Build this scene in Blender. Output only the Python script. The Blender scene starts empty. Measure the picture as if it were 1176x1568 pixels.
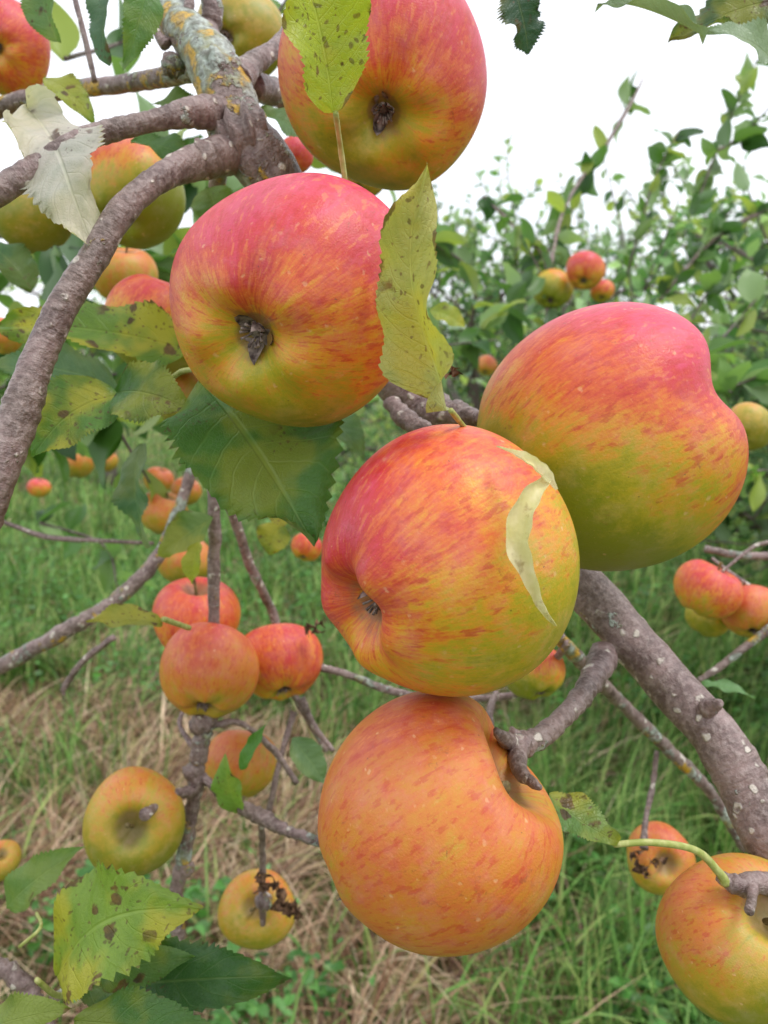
import bpy, math
import numpy as np
from mathutils import Vector, noise as mnoise
rng = np.random.default_rng(11)
scene = bpy.context.scene
col = scene.collection

# ------------------------------------------------------------------ camera frame
CAMZ = 1.3
PITCH = math.radians(10)
C = np.array([0, 0, CAMZ])
Rv = np.array([1.0, 0, 0])
Fv = np.array([0, math.cos(PITCH), -math.sin(PITCH)])
Uv = np.array([0, math.sin(PITCH), math.cos(PITCH)])
FP = 1176.0
def P(x, y, d):
    return C + Fv*d + Rv*((x-588)/FP*d) + Uv*((784-y)/FP*d)
def D(r, u, t):           # right, up, toward viewer
    v = Rv*r + Uv*u - Fv*t
    return v/np.linalg.norm(v)
def nrm(v):
    v = np.asarray(v, float)
    return v/max(1e-12, np.linalg.norm(v))
def lin(r, g, b):
    def f(c):
        c /= 255.0
        return c/12.92 if c <= 0.04045 else ((c+0.055)/1.055)**2.4
    return (f(r), f(g), f(b))

# ------------------------------------------------------------------ mesh helpers
class MB:
    def __init__(s):
        s.V=[]; s.F=[]; s.UV=[]; s.COL=[]; s.SP=[]; s.M=[]; s.n=0
    def add(s, V, F, uv=None, colr=(1,1,1), spot=0.0, mat=0):
        V=np.asarray(V,float); F=np.asarray(F,int); n=len(V)
        s.V.append(V); s.F.append(F+s.n); s.n+=n
        s.UV.append(np.zeros((n,2)) if uv is None else uv)
        c=np.asarray(colr,float)
        if c.ndim==1: c=np.tile(c,(n,1))
        s.COL.append(c)
        sp=np.asarray(spot,float)
        if sp.ndim==0: sp=np.full(n,float(sp))
        s.SP.append(sp)
        s.M.append(np.full(len(F),mat,int))
    def build(s, name, mats, parent=None, extra=None, smooth=True):
        V=np.concatenate(s.V); F=np.concatenate(s.F)
        me=bpy.data.meshes.new(name)
        me.vertices.add(len(V)); me.vertices.foreach_set('co',V.astype(np.float32).ravel())
        me.loops.add(F.size); me.loops.foreach_set('vertex_index',F.astype(np.int32).ravel())
        me.polygons.add(len(F))
        me.polygons.foreach_set('loop_start',(np.arange(len(F))*4).astype(np.int32))
        me.polygons.foreach_set('loop_total',np.full(len(F),4,np.int32))
        me.polygons.foreach_set('material_index',np.concatenate(s.M).astype(np.int32))
        me.polygons.foreach_set('use_smooth',np.full(len(F),smooth))
        UV=np.concatenate(s.UV)[F.ravel()]
        l=me.uv_layers.new(name='UVMap'); l.data.foreach_set('uv',UV.astype(np.float32).ravel())
        a=me.attributes.new('col','FLOAT_COLOR','POINT')
        cc=np.ones((len(V),4),np.float32); cc[:,:3]=np.concatenate(s.COL)
        a.data.foreach_set('color',cc.ravel())
        a=me.attributes.new('spot','FLOAT','POINT'); a.data.foreach_set('value',np.concatenate(s.SP).astype(np.float32))
        if extra:
            for k,v in extra.items():
                v=np.asarray(v,np.float32)
                if v.ndim==1:
                    a=me.attributes.new(k,'FLOAT','POINT'); a.data.foreach_set('value',v)
                else:
                    a=me.attributes.new(k,'FLOAT_VECTOR','POINT'); a.data.foreach_set('vector',v.ravel())
        for m in mats: me.materials.append(m)
        me.update(calc_edges=True); me.validate()
        ob=bpy.data.objects.new(name,me); col.objects.link(ob)
        if parent: ob.parent=parent
        return ob

def spline(pts, n):
    pts=np.asarray(pts,float)
    if len(pts)==2:
        t=np.linspace(0,1,n)[:,None]; return pts[0]*(1-t)+pts[1]*t
    p=np.vstack([2*pts[0]-pts[1],pts,2*pts[-1]-pts[-2]])
    out=[]; m=len(pts)-1
    for t in np.linspace(0,m-1e-9,n):
        i=int(t); f=t-i; a,b,c_,d=p[i],p[i+1],p[i+2],p[i+3]
        out.append(0.5*((2*b)+(-a+c_)*f+(2*a-5*b+4*c_-d)*f*f+(-a+3*b-3*c_+d)*f**3))
    return np.array(out)

def tube(mb, pts, rad, n=24, sides=10, lump=0.0, colr=(1,1,1), mat=0, seed=0, cap=True):
    pts=np.asarray(pts,float)
    c=spline(pts,n); r=spline(np.array([[x,0,0] for x in rad],float),n)[:,0]
    r=np.maximum(r,1e-5)
    if cap:
        c=np.vstack([c[0],c,c[-1]]); r=np.concatenate([[1e-5],r,[1e-5]])
    T=np.gradient(c,axis=0)
    if cap: T[0]=T[1]=c[2]-c[1]; T[-1]=T[-2]=c[-2]-c[-3]
    T/=np.maximum(1e-9,np.linalg.norm(T,axis=1))[:,None]
    ref=np.array([0,0,1.0]) if abs(T[0][2])<0.9 else np.array([1.0,0,0])
    N=nrm(np.cross(T[0],ref)); V=[]; uv=[]
    m=len(c); s=0
    for i in range(m):
        N=nrm(N-T[i]*np.dot(N,T[i])); B=np.cross(T[i],N)
        if i: s+=np.linalg.norm(c[i]-c[i-1])
        for k in range(sides):
            a=2*math.pi*k/sides
            rr=r[i]
            d=N*math.cos(a)+B*math.sin(a)
            if lump:
                q=(c[i]+d*rr)/max(rr,0.002)
                rr*=1+lump*(mnoise.noise(Vector(q*0.45)+Vector((seed,0,0)))*1.3+0.5*mnoise.noise(Vector(q*1.3)))
            V.append(c[i]+d*rr); uv.append((s,k/sides))
    F=[]
    for i in range(m-1):
        for k in range(sides):
            k2=(k+1)%sides
            F.append((i*sides+k,i*sides+k2,(i+1)*sides+k2,(i+1)*sides+k))
    mb.add(V,F,np.array(uv),colr,0.0,mat)

def leaf_shape(t): # half width profile, pointed tip
    return np.clip((np.sin(np.pi*np.clip(t,0,1)**0.80))**0.85*(1-0.10*t),0,None)

def leaf(mb, base, tip, width, normal, fold=0.25, curl=0.1, twist=0.0, ripple=0.04, serr=0.10, nL=88, nW=10,
         colr=(.07,.17,.03), spot=0.3, bend=0.0, seed=0, skew=0.0, mat=0, torn=0.0):
    base=np.asarray(base,float); tip=np.asarray(tip,float)
    L=np.linalg.norm(tip-base); X=(tip-base)/L
    Z=nrm(normal-X*np.dot(normal,X)); Y=np.cross(Z,X)
    t=np.linspace(0,1,nL+1); v=np.linspace(-1,1,nW+1)
    T_,V_=np.meshgrid(t,v,indexing='ij')
    w=width/2*np.maximum(leaf_shape(T_),0.012)
    rs=np.random.default_rng(seed+5)
    ph=rs.uniform(0,6.28,6)
    teeth=27
    saw=(T_*teeth+.3*np.sin(T_*9+ph[4]))%1.0
    edge=(np.abs(V_)>0.95)
    w=w*(1+np.where(edge,serr*(saw-0.5)*2*(.7+.5*np.sin(T_*13+ph[5])),0))
    if torn:
        w=w*(1-torn*np.clip(np.sin(T_*9+ph[0]+V_)*1.2+.5*np.sin(T_*31+ph[1]),0,1)*np.abs(V_)**3)
    tt=T_+np.where(edge,serr*0.12*(saw-.5),0)
    y=V_*w*(1+skew*np.sign(V_))
    z=fold*np.abs(y) - curl*L*4*(T_-0.5)**2 + ripple*L*(np.abs(V_)**2)*(np.sin(T_*11+ph[0]+V_*1.5)+0.6*np.sin(T_*19+ph[1]-V_))
    z+=ripple*0.28*L*np.sin(T_*8*2*np.pi-np.abs(V_)*5)*np.abs(V_)*(1-np.abs(V_))*1.2
    z+=0.03*L*np.sin(T_*4+ph[2])*np.sin(V_*2+ph[3])
    y=y+bend*L*np.sin(np.pi*T_)
    a=twist*(T_-0.3)
    y2=y*np.cos(a)-z*np.sin(a); z2=y*np.sin(a)+z*np.cos(a)
    Pn=base+tt[...,None]*L*X+y2[...,None]*Y+z2[...,None]*Z
    n2=nW+1
    I=np.arange(nL)[:,None]*n2+np.arange(nW)[None,:]
    F=np.stack([I,I+n2,I+n2+1,I+1],-1).reshape(-1,4)
    mb.add(Pn.reshape(-1,3),F,np.stack([T_,V_],-1).reshape(-1,2),colr,spot,mat)

def strip(mb, pts, widths, normal, fold=.9, roll=0.0, n=50, nW=8, colr=(.5,.5,.2), spot=0, mat=0):
    """curled leaf following a curve"""
    c=spline(np.array(pts),n+1); w=np.maximum(spline(np.array([[x,0,0] for x in widths],float),n+1)[:,0],1e-5)
    T=np.gradient(c,axis=0); T/=np.linalg.norm(T,axis=1)[:,None]
    V=[];uv=[]
    for i in range(n+1):
        t=i/n
        Z=nrm(normal-T[i]*np.dot(normal,T[i])); Y=np.cross(Z,T[i]); a=roll*(t-.5)
        Y,Z=Y*math.cos(a)+Z*math.sin(a),Z*math.cos(a)-Y*math.sin(a)
        for k in range(nW+1):
            v=-1+2*k/nW; ang=v*fold*1.5
            rad=w[i]/2/max(.3,fold*1.2)
            V.append(c[i]+Y*math.sin(ang)*rad+Z*(1-math.cos(ang))*rad+Z*w[i]*.05*math.sin(t*17+v*2)+Y*w[i]*.04*math.sin(t*41+v)); uv.append((t,v))
    n2=nW+1
    I=np.arange(n)[:,None]*n2+np.arange(nW)[None,:]
    F=np.stack([I,I+n2,I+n2+1,I+1],-1).reshape(-1,4)
    mb.add(np.array(V),F,np.array(uv),colr,spot,mat)

# vectorised low-poly leaves -----------------------------------------------------
def leaf_template(k, nL=5, nW=2):
    r=np.random.default_rng(100+k)
    t=np.linspace(0,1,nL+1); v=np.linspace(-1,1,nW+1)
    T_,V_=np.meshgrid(t,v,indexing='ij')
    y=V_*0.5*np.maximum(leaf_shape(T_),0.02)*r.uniform(.46,.62)
    z=r.uniform(.1,.6)*np.abs(y)-r.uniform(0.0,0.14)*4*(T_-.4)**2+0.05*np.sin(T_*7+k)*V_
    a=r.uniform(-.9,.9)*(T_-.3)
    y2=y*np.cos(a)-z*np.sin(a); z2=y*np.sin(a)+z*np.cos(a)
    n2=nW+1
    I=np.arange(nL)[:,None]*n2+np.arange(nW)[None,:]
    F=np.stack([I,I+n2,I+n2+1,I+1],-1).reshape(-1,4)
    return np.stack([T_,y2,z2],-1).reshape(-1,3),F,np.stack([T_,V_],-1).reshape(-1,2)
TEMPL={}
def scatter_leaves(mb, base, X, size, colr, spot=0.1, Zh=None, nL=5, nW=2):
    base=np.asarray(base,float); X=np.asarray(X,float); N=len(base)
    if N==0: return
    X=X/np.linalg.norm(X,axis=1)[:,None]
    Z=rng.normal(size=(N,3))*0.6+np.array([0,0,1.0]) if Zh is None else Zh
    Z=Z-X*np.sum(Z*X,1)[:,None]; Z/=np.maximum(1e-6,np.linalg.norm(Z,axis=1))[:,None]
    Y=np.cross(Z,X)
    which=rng.integers(0,6,N)
    for k in range(6):
        key=(k,nL,nW)
        if key not in TEMPL: TEMPL[key]=leaf_template(k,nL,nW)
        TV,TF,TU=TEMPL[key]
        m=which==k; n=m.sum()
        if n==0: continue
        s=size[m][:,None,None]
        V=base[m][:,None,:]+s*(TV[None,:,0:1]*X[m][:,None,:]+TV[None,:,1:2]*Y[m][:,None,:]+TV[None,:,2:3]*Z[m][:,None,:])
        F=TF[None]+(np.arange(n)*len(TV))[:,None,None]
        c=np.repeat(colr[m],len(TV),axis=0)
        mb.add(V.reshape(-1,3),F.reshape(-1,4),np.tile(TU,(n,1)),c,spot)

# ------------------------------------------------------------------ materials
def newmat(name):
    m=bpy.data.materials.new(name); m.use_nodes=True
    nt=m.node_tree; nt.nodes.clear()
    return m,nt
class G:
    def __init__(s,nt): s.nt=nt
    def n(s,t,**k):
        nd=s.nt.nodes.new(t)
        for a,b in k.items(): setattr(nd,a,b)
        return nd
    def l(s,a,b): s.nt.links.new(a,b)
    def val(s,sock,v):
        if isinstance(v,(int,float)): sock.default_value=v
        elif isinstance(v,tuple): sock.default_value=v if len(v)==len(sock.default_value) else (*v,1)
        else: s.l(v,sock)
    def math(s,op,a,b=0.0,c=None,clamp=False):
        nd=s.n('ShaderNodeMath',operation=op,use_clamp=clamp)
        s.val(nd.inputs[0],a); s.val(nd.inputs[1],b)
        if c is not None: s.val(nd.inputs[2],c)
        return nd.outputs[0]
    def mix(s,f,a,b,bt='MIX'):
        nd=s.n('ShaderNodeMix',data_type='RGBA',blend_type=bt)
        s.val(nd.inputs[0],f); s.val(nd.inputs[6],a); s.val(nd.inputs[7],b)
        return nd.outputs[2]
    def noise(s,vec,scale,detail=3,rough=.55,out=0):
        nd=s.n('ShaderNodeTexNoise'); s.l(vec,nd.inputs['Vector'])
        nd.inputs['Scale'].default_value=scale; nd.inputs['Detail'].default_value=detail; nd.inputs['Roughness'].default_value=rough
        return nd.outputs[out]
    def vor(s,vec,scale,out='Distance',feature='F1',rnd=1.0):
        nd=s.n('ShaderNodeTexVoronoi',feature=feature); s.l(vec,nd.inputs['Vector'])
        nd.inputs['Scale'].default_value=scale; nd.inputs['Randomness'].default_value=rnd
        return nd.outputs[out]
    def mr(s,v,a,b,c=0.0,d=1.0,smooth=True):
        nd=s.n('ShaderNodeMapRange',interpolation_type='SMOOTHSTEP' if smooth else 'LINEAR')
        s.val(nd.inputs[0],v)
        for i,x in zip((1,2,3,4),(a,b,c,d)): nd.inputs[i].default_value=x
        return nd.outputs[0]
    def ramp(s,v,stops):
        nd=s.n('ShaderNodeValToRGB'); s.l(v,nd.inputs[0])
        e=nd.color_ramp.elements
        while len(e)<len(stops): e.new(0.5)
        for el,(p,c) in zip(e,stops): el.position=p; el.color=(*c,1)
        return nd.outputs[0]
    def attr(s,name,out='Color'):
        return s.n('ShaderNodeAttribute',attribute_name=name).outputs[out]
    def bump(s,h,strength,dist):
        nd=s.n('ShaderNodeBump'); s.l(h,nd.inputs['Height'])
        nd.inputs['Strength'].default_value=strength; nd.inputs['Distance'].default_value=dist
        return nd.outputs[0]
    def scale(s,vec,x,y,z):
        nd=s.n('ShaderNodeVectorMath',operation='MULTIPLY'); s.l(vec,nd.inputs[0]); nd.inputs[1].default_value=(x,y,z)
        return nd.outputs[0]
    def distort(s,vec,scale,amt):
        nz=s.noise(vec,scale,2,out=1)
        a=s.n('ShaderNodeVectorMath',operation='SUBTRACT'); s.l(nz,a.inputs[0]); a.inputs[1].default_value=(.5,.5,.5)
        b=s.n('ShaderNodeVectorMath',operation='SCALE'); s.l(a.outputs[0],b.inputs[0]); b.inputs['Scale'].default_value=amt
        c=s.n('ShaderNodeVectorMath',operation='ADD'); s.l(vec,c.inputs[0]); s.l(b.outputs[0],c.inputs[1])
        return c.outputs[0]
    def bsdf(s,c,rough=.5,spec=.5,normal=None,**k):
        b=s.n('ShaderNodeBsdfPrincipled'); s.val(b.inputs['Base Color'],c); s.val(b.inputs['Roughness'],rough)
        b.inputs['Specular IOR Level'].default_value=spec
        if normal is not None: s.l(normal,b.inputs['Normal'])
        for a,v in k.items(): b.inputs[a].default_value=v
        return b
    def out(s,sh):
        o=s.n('ShaderNodeOutputMaterial'); s.l(sh,o.inputs['Surface'])

def mat_leaf(name, transl=0.4, detailed=True):
    m,nt=newmat(name); g=G(nt)
    uv=g.n('ShaderNodeUVMap',uv_map='UVMap').outputs[0]
    sep=g.n('ShaderNodeSeparateXYZ'); g.l(uv,sep.inputs[0]); t=sep.outputs[0]; v=g.math('ABSOLUTE',sep.outputs[1])
    c=g.attr('col'); spot=g.attr('spot','Fac')
    tc=g.n('ShaderNodeTexCoord').outputs['Object']
    bumpn=None
    if detailed:
        n1=g.noise(tc,60,3)
        c=g.mix(g.mr(n1,.3,.7,0,.5),c,g.mix(1.0,c,(.55,.68,.66),'MULTIPLY'))
        n2=g.noise(tc,220,4,.65)
        tw=g.math('ADD',t,g.math('MULTIPLY',g.math('SUBTRACT',n1,.5),.10))
        f=g.math('FRACT',g.math('SUBTRACT',g.math('MULTIPLY',tw,9.0),g.math('MULTIPLY',g.math('POWER',v,1.3),2.0)))
        dv=g.math('ABSOLUTE',g.math('SUBTRACT',f,.5))
        vein=g.mr(dv,0.0,0.08,1,0)
        mid=g.mr(v,0.015,0.06,1,0)
        fine=g.mr(g.vor(tc,800,feature='DISTANCE_TO_EDGE'),0,.12,1,0)
        vm=g.math('MAXIMUM',g.math('MULTIPLY',vein,.5),mid)
        vm=g.math('MAXIMUM',vm,g.math('MULTIPLY',fine,.22))
        c=g.mix(g.math('MULTIPLY',vm,.55),c,g.mix(1.0,c,(.10,.11,.05),'ADD'))
        between=g.mr(dv,.25,.5)
        c=g.mix(g.math('MULTIPLY',between,.25),c,g.mix(1.0,c,(.62,.7,.6),'MULTIPLY'))
        patch=g.noise(tc,42,3)
        ye=g.math('MULTIPLY',g.mr(patch,.43,.60),g.math('MULTIPLY',spot,1.15),clamp=True)
        c=g.mix(ye,c,lin(194,182,60))
        td=g.distort(tc,160,.006)
        d=g.vor(td,150); vc=g.n('ShaderNodeSeparateColor'); g.l(g.vor(td,150,out='Color'),vc.inputs[0])
        r_=g.math('MULTIPLY',g.math('POWER',vc.outputs[0],2.0),.44)
        s1=g.mr(g.math('SUBTRACT',g.math('ADD',d,g.math('MULTIPLY',g.math('SUBTRACT',n2,.5),.5)),r_),-.06,.06,1,0)
        d2=g.vor(td,420)
        s2=g.mr(g.math('ADD',d2,g.math('MULTIPLY',g.math('SUBTRACT',n2,.5),.5)),.16,.28,1,0)
        reg=g.mr(g.math('ADD',g.noise(tc,38,3),g.math('MULTIPLY',spot,.36)),.58,.69)
        sm=g.math('MULTIPLY',g.math('MAXIMUM',s1,g.math('MULTIPLY',s2,.7)),reg)
        edgeb=g.math('MULTIPLY',g.mr(g.math('ADD',v,g.math('MULTIPLY',g.math('SUBTRACT',g.noise(tc,80,4,.7),.5),1.5)),1.04,1.14),g.math('MULTIPLY',spot,1.7,clamp=True))
        sm=g.math('MAXIMUM',sm,edgeb)
        c=g.mix(g.math('MULTIPLY',sm,.85),c,g.mix(g.mr(n2,.35,.65),lin(70,34,34),lin(120,82,50)))
        h=g.math('ADD',g.math('SUBTRACT',1.0,vm),g.math('MULTIPLY',n2,.5))
        bumpn=g.bump(h,.6,.0007)
    geo=g.n('ShaderNodeNewGeometry').outputs['Backfacing']
    cb=g.mix(.4,c,lin(160,182,150))
    c2=g.mix(geo,c,cb)
    b=g.bsdf(c2,.42,.5,bumpn)
    tr=g.n('ShaderNodeBsdfTranslucent')
    g.l(g.mix(1.0,c,(1.25,1.35,.75),'MULTIPLY'),tr.inputs[0])
    mx=g.n('ShaderNodeMixShader'); mx.inputs[0].default_value=transl
    g.l(b.outputs[0],mx.inputs[1]); g.l(tr.outputs[0],mx.inputs[2]); g.out(mx.outputs[0])
    return m
M_LEAF=mat_leaf('apple_leaf_material',.35)
M_LEAF_FAR=mat_leaf('foliage_material',.42,False)

def mat_pale():
    m,nt=newmat('pale_dry_leaf_material'); g=G(nt)
    tc=g.n('ShaderNodeTexCoord').outputs['Object']; n=g.noise(tc,260,4,.6); n2=g.noise(tc,110,3)
    c=g.mix(g.mr(n2,.35,.65),lin(236,230,186),lin(216,212,146)); c=g.mix(g.mr(n,.56,.70,0,.6),c,lin(150,126,70))
    b=g.bsdf(c,.45,.5,g.bump(n,.6,.0008)); tr=g.n('ShaderNodeBsdfTranslucent'); g.l(c,tr.inputs[0])
    mx=g.n('ShaderNodeMixShader'); mx.inputs[0].default_value=.25
    g.l(b.outputs[0],mx.inputs[1]); g.l(tr.outputs[0],mx.inputs[2]); g.out(mx.outputs[0]); return m
M_PALE=mat_pale()

def mat_grass():
    m,nt=newmat('grass_blade_material'); g=G(nt)
    c=g.attr('col'); b=g.bsdf(c,.5,.35)
    tr=g.n('ShaderNodeBsdfTranslucent'); g.l(c,tr.inputs[0])
    mx=g.n('ShaderNodeMixShader'); mx.inputs[0].default_value=.3
    g.l(b.outputs[0],mx.inputs[1]); g.l(tr.outputs[0],mx.inputs[2]); g.out(mx.outputs[0]); return m
M_GRASS=mat_grass()

def mat_ground():
    m,nt=newmat('ground_material'); g=G(nt)
    tc=g.n('ShaderNodeTexCoord').outputs['Object']
    a=g.noise(tc,.9,4); b_=g.noise(tc,14,5); c3=g.noise(tc,90,4)
    green=g.mix(g.mr(b_,.3,.7),lin(66,88,40),lin(112,142,70))
    dry=g.mix(g.mr(c3,.3,.7),lin(80,62,44),lin(150,124,92))
    c=g.mix(g.mr(g.math('ADD',g.math('MULTIPLY',a,.7),g.math('MULTIPLY',b_,.3)),.46,.62),green,dry)
    c=g.mix(g.mr(c3,.45,.2,0,.6),c,lin(45,40,24))
    b=g.bsdf(c,.9,.2,g.bump(g.math('ADD',b_,c3),.8,.03)); g.out(b.outputs[0]); return m

def mat_bark(name, lich=1.0, tint=(1,1,1)):
    m,nt=newmat(name); g=G(nt)
    tc=g.n('ShaderNodeTexCoord').outputs['Object']
    lc=g.attr('spot','Fac')
    n1=g.noise(tc,90,4); n2=g.noise(tc,420,4,.65); n3=g.noise(tc,52,5,.7); n4=g.noise(tc,28,3)
    uv=g.n('ShaderNodeUVMap',uv_map='UVMap').outputs[0]
    ring=g.noise(g.scale(uv,800,5,1),1,2)
    c=g.mix(g.mr(n1,.3,.7),lin(92,70,66),lin(156,130,126))
    c=g.mix(g.mr(n4,.4,.65,0,.4),c,lin(104,92,74))
    c=g.mix(g.mr(ring,.4,.7,0,.4),c,lin(70,50,46))
    c=g.mix(g.mr(n2,.4,.7,0,.5),c,lin(182,164,158))
    td=g.distort(tc,200,.004)
    d=g.vor(td,170); vc=g.n('ShaderNodeSeparateColor'); g.l(g.vor(td,170,out='Color'),vc.inputs[0])
    lent=g.math('MULTIPLY',g.mr(g.math('SUBTRACT',g.math('ADD',d,g.math('MULTIPLY',n2,.2)),g.math('MULTIPLY',vc.outputs[0],.22)),.12,.24,1,0),g.mr(n1,.40,.50))
    c=g.mix(g.math('MULTIPLY',lent,.8),c,lin(222,212,198))
    lm=g.math('MULTIPLY',g.mr(g.math('ADD',n3,g.math('MULTIPLY',lc,.30)),.62,.66),lich)
    lcol=g.ramp(g.noise(tc,80,3),[(.35,lin(108,116,98)),(.46,lin(192,204,194)),(.54,lin(150,152,110)),(.58,lin(212,168,40))])
    lcol=g.mix(g.mr(n2,.40,.62,0,.6),lcol,lin(84,80,66))
    c=g.mix(g.math('MULTIPLY',lm,.9),c,lcol)
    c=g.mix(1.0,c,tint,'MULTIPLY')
    h=g.math('ADD',g.math('ADD',g.math('MULTIPLY',n1,1.2),g.math('MULTIPLY',n2,1.4)),g.math('ADD',g.math('MULTIPLY',lm,1.4),g.math('MULTIPLY',lent,.8)))
    b=g.bsdf(c,.40,.55,g.bump(g.math('ADD',h,g.math('MULTIPLY',ring,.6)),.7,.0012)); g.out(b.outputs[0]); return m
M_BARK=mat_bark('apple_bark_material')
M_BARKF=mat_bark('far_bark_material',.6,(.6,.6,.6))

def mat_apple(name, stops=None, streak=1.0):
    m,nt=newmat(name); g=G(nt)
    un=g.attr('un','Vector'); st=g.attr('st','Vector'); b=g.attr('blush','Fac')
    oi=g.n('ShaderNodeObjectInfo').outputs['Random']
    off=g.n('ShaderNodeCombineXYZ'); g.l(g.math('MULTIPLY',oi,37.0),off.inputs[0]); g.l(g.math('MULTIPLY',oi,11.0),off.inputs[2])
    def addo(v):
        nd=g.n('ShaderNodeVectorMath',operation='ADD'); g.l(v,nd.inputs[0]); g.l(off.outputs[0],nd.inputs[1]); return nd.outputs[0]
    un2=addo(un); st2=addo(st)
    lo=g.noise(un2,1.6,3); mid=g.noise(un2,7,4,.6); fine=g.noise(un2,55,3); grain=g.noise(un2,26,4,.7)
    s1=g.noise(st2,2.6,4,.6); s2=g.noise(g.scale(st2,1,1,1.7),7.5,3,.55); s3=g.noise(g.scale(st2,1,1,1.0),16,3,.6)
    val=g.math('ADD',b,g.math('MULTIPLY',g.math('SUBTRACT',lo,.5),.62))
    val=g.math('ADD',val,g.math('MULTIPLY',g.math('SUBTRACT',mid,.5),.34))
    val=g.math('ADD',val,g.math('MULTIPLY',g.math('SUBTRACT',grain,.5),.24))
    band=g.math('MULTIPLY',g.mr(b,.05,.35),g.mr(b,.8,1.15,1,.6))
    val=g.math('ADD',val,g.math('MULTIPLY',g.math('MULTIPLY',g.math('SUBTRACT',s1,.5),.60*streak),band))
    val=g.math('ADD',val,g.math('MULTIPLY',g.math('MULTIPLY',g.math('SUBTRACT',s3,.5),.40*streak),band))
    c=g.ramp(val,stops or [(0.0,lin(138,144,30)),(.18,lin(180,164,36)),(.36,lin(220,152,40)),(.54,lin(218,104,44)),(.74,lin(202,54,50)),(1.0,lin(212,60,92))])
    fl=g.math('MULTIPLY',g.mr(s2,.54,.65),g.mr(val,.15,.42))
    c=g.mix(g.math('MULTIPLY',fl,.55*streak),c,lin(188,36,34))
    pf=g.math('MULTIPLY',g.mr(s2,.44,.33),g.mr(val,.45,.7))
    c=g.mix(g.math('MULTIPLY',pf,.36),c,lin(234,146,72))
    un3=g.distort(un2,20,.05)
    d=g.vor(un3,9.5); vc=g.vor(un3,9.5,out='Color')
    sv=g.n('ShaderNodeSeparateColor'); g.l(vc,sv.inputs[0])
    th=g.math('MULTIPLY',g.math('POWER',sv.outputs[0],1.8),.20)
    ln=g.mr(g.math('SUBTRACT',g.math('ADD',d,g.math('MULTIPLY',g.math('SUBTRACT',grain,.5),.22)),th),-.08,.06,1,0)
    ln=g.math('MULTIPLY',ln,g.mr(lo,.35,.6,.35,1.0))
    c=g.mix(g.math('MULTIPLY',ln,.46),c,lin(238,190,140))
    d2=g.vor(un3,26); ln2=g.mr(d2,.08,.2,1,0)
    c=g.mix(g.math('MULTIPLY',ln2,.16),c,lin(236,180,120))
    sepz=g.n('ShaderNodeSeparateXYZ'); g.l(un,sepz.inputs[0])
    z=sepz.outputs[2]
    rus=g.math('ADD',g.mr(g.math('ADD',z,g.math('MULTIPLY',mid,.06)),.97,1.02),g.mr(g.math('SUBTRACT',z,g.math('MULTIPLY',mid,.06)),-1.005,-1.03),clamp=True)
    c=g.mix(g.math('MULTIPLY',rus,.7),c,lin(120,96,60))
    sc=g.math('MULTIPLY',g.mr(g.noise(g.distort(un2,3,.5),5,5,.7),.61,.69),g.mr(grain,.4,.6))
    c=g.mix(g.math('MULTIPLY',sc,.45),c,lin(140,84,46))
    d4=g.vor(g.distort(un2,11,.1),5.0); c=g.mix(g.mr(g.math('ADD',d4,g.math('MULTIPLY',fine,.03)),.035,.06,.7,0),c,lin(70,44,30))
    c=g.mix(g.mr(g.noise(un2,3.5,5,.7),.42,.78,0,.13),c,lin(235,200,195))
    rough=g.math('ADD',g.mr(mid,.3,.7,.36,.45),g.math('MULTIPLY',grain,.06))
    bs=g.bsdf(c,rough,.5,g.bump(g.math('ADD',g.math('ADD',fine,g.math('MULTIPLY',grain,1.2)),g.math('MULTIPLY',ln,-.6)),.18,.0007))
    g.out(bs.outputs[0]); return m
M_APPLE=mat_apple('apple_skin')
M_APPLE_O=mat_apple('apple_skin_orange',[(0.0,lin(140,140,36)),(.22,lin(184,154,44)),(.42,lin(206,132,46)),(.62,lin(208,106,52)),(.82,lin(200,78,56)),(1.0,lin(206,68,76))],.8)
def mat_simple(name,c1,c2,rough=.8,sc=400):
    m,nt=newmat(name); g=G(nt)
    tc=g.n('ShaderNodeTexCoord').outputs['Object']; n=g.noise(tc,sc,3)
    b=g.bsdf(g.mix(g.mr(n,.3,.7),c1,c2),rough,.3,g.bump(n,.6,.0005)); g.out(b.outputs[0]); return m
M_CALYX=mat_simple('calyx_material',lin(62,48,44),lin(160,142,134))
M_STEM=mat_simple('apple_stem_material',lin(92,78,46),lin(140,122,80),.6)
M_PET=mat_simple('petiole_material',lin(150,160,80),lin(186,186,120),.45)
M_DRY=mat_simple('dry_leaf_material',lin(60,40,30),lin(125,95,70))

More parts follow.
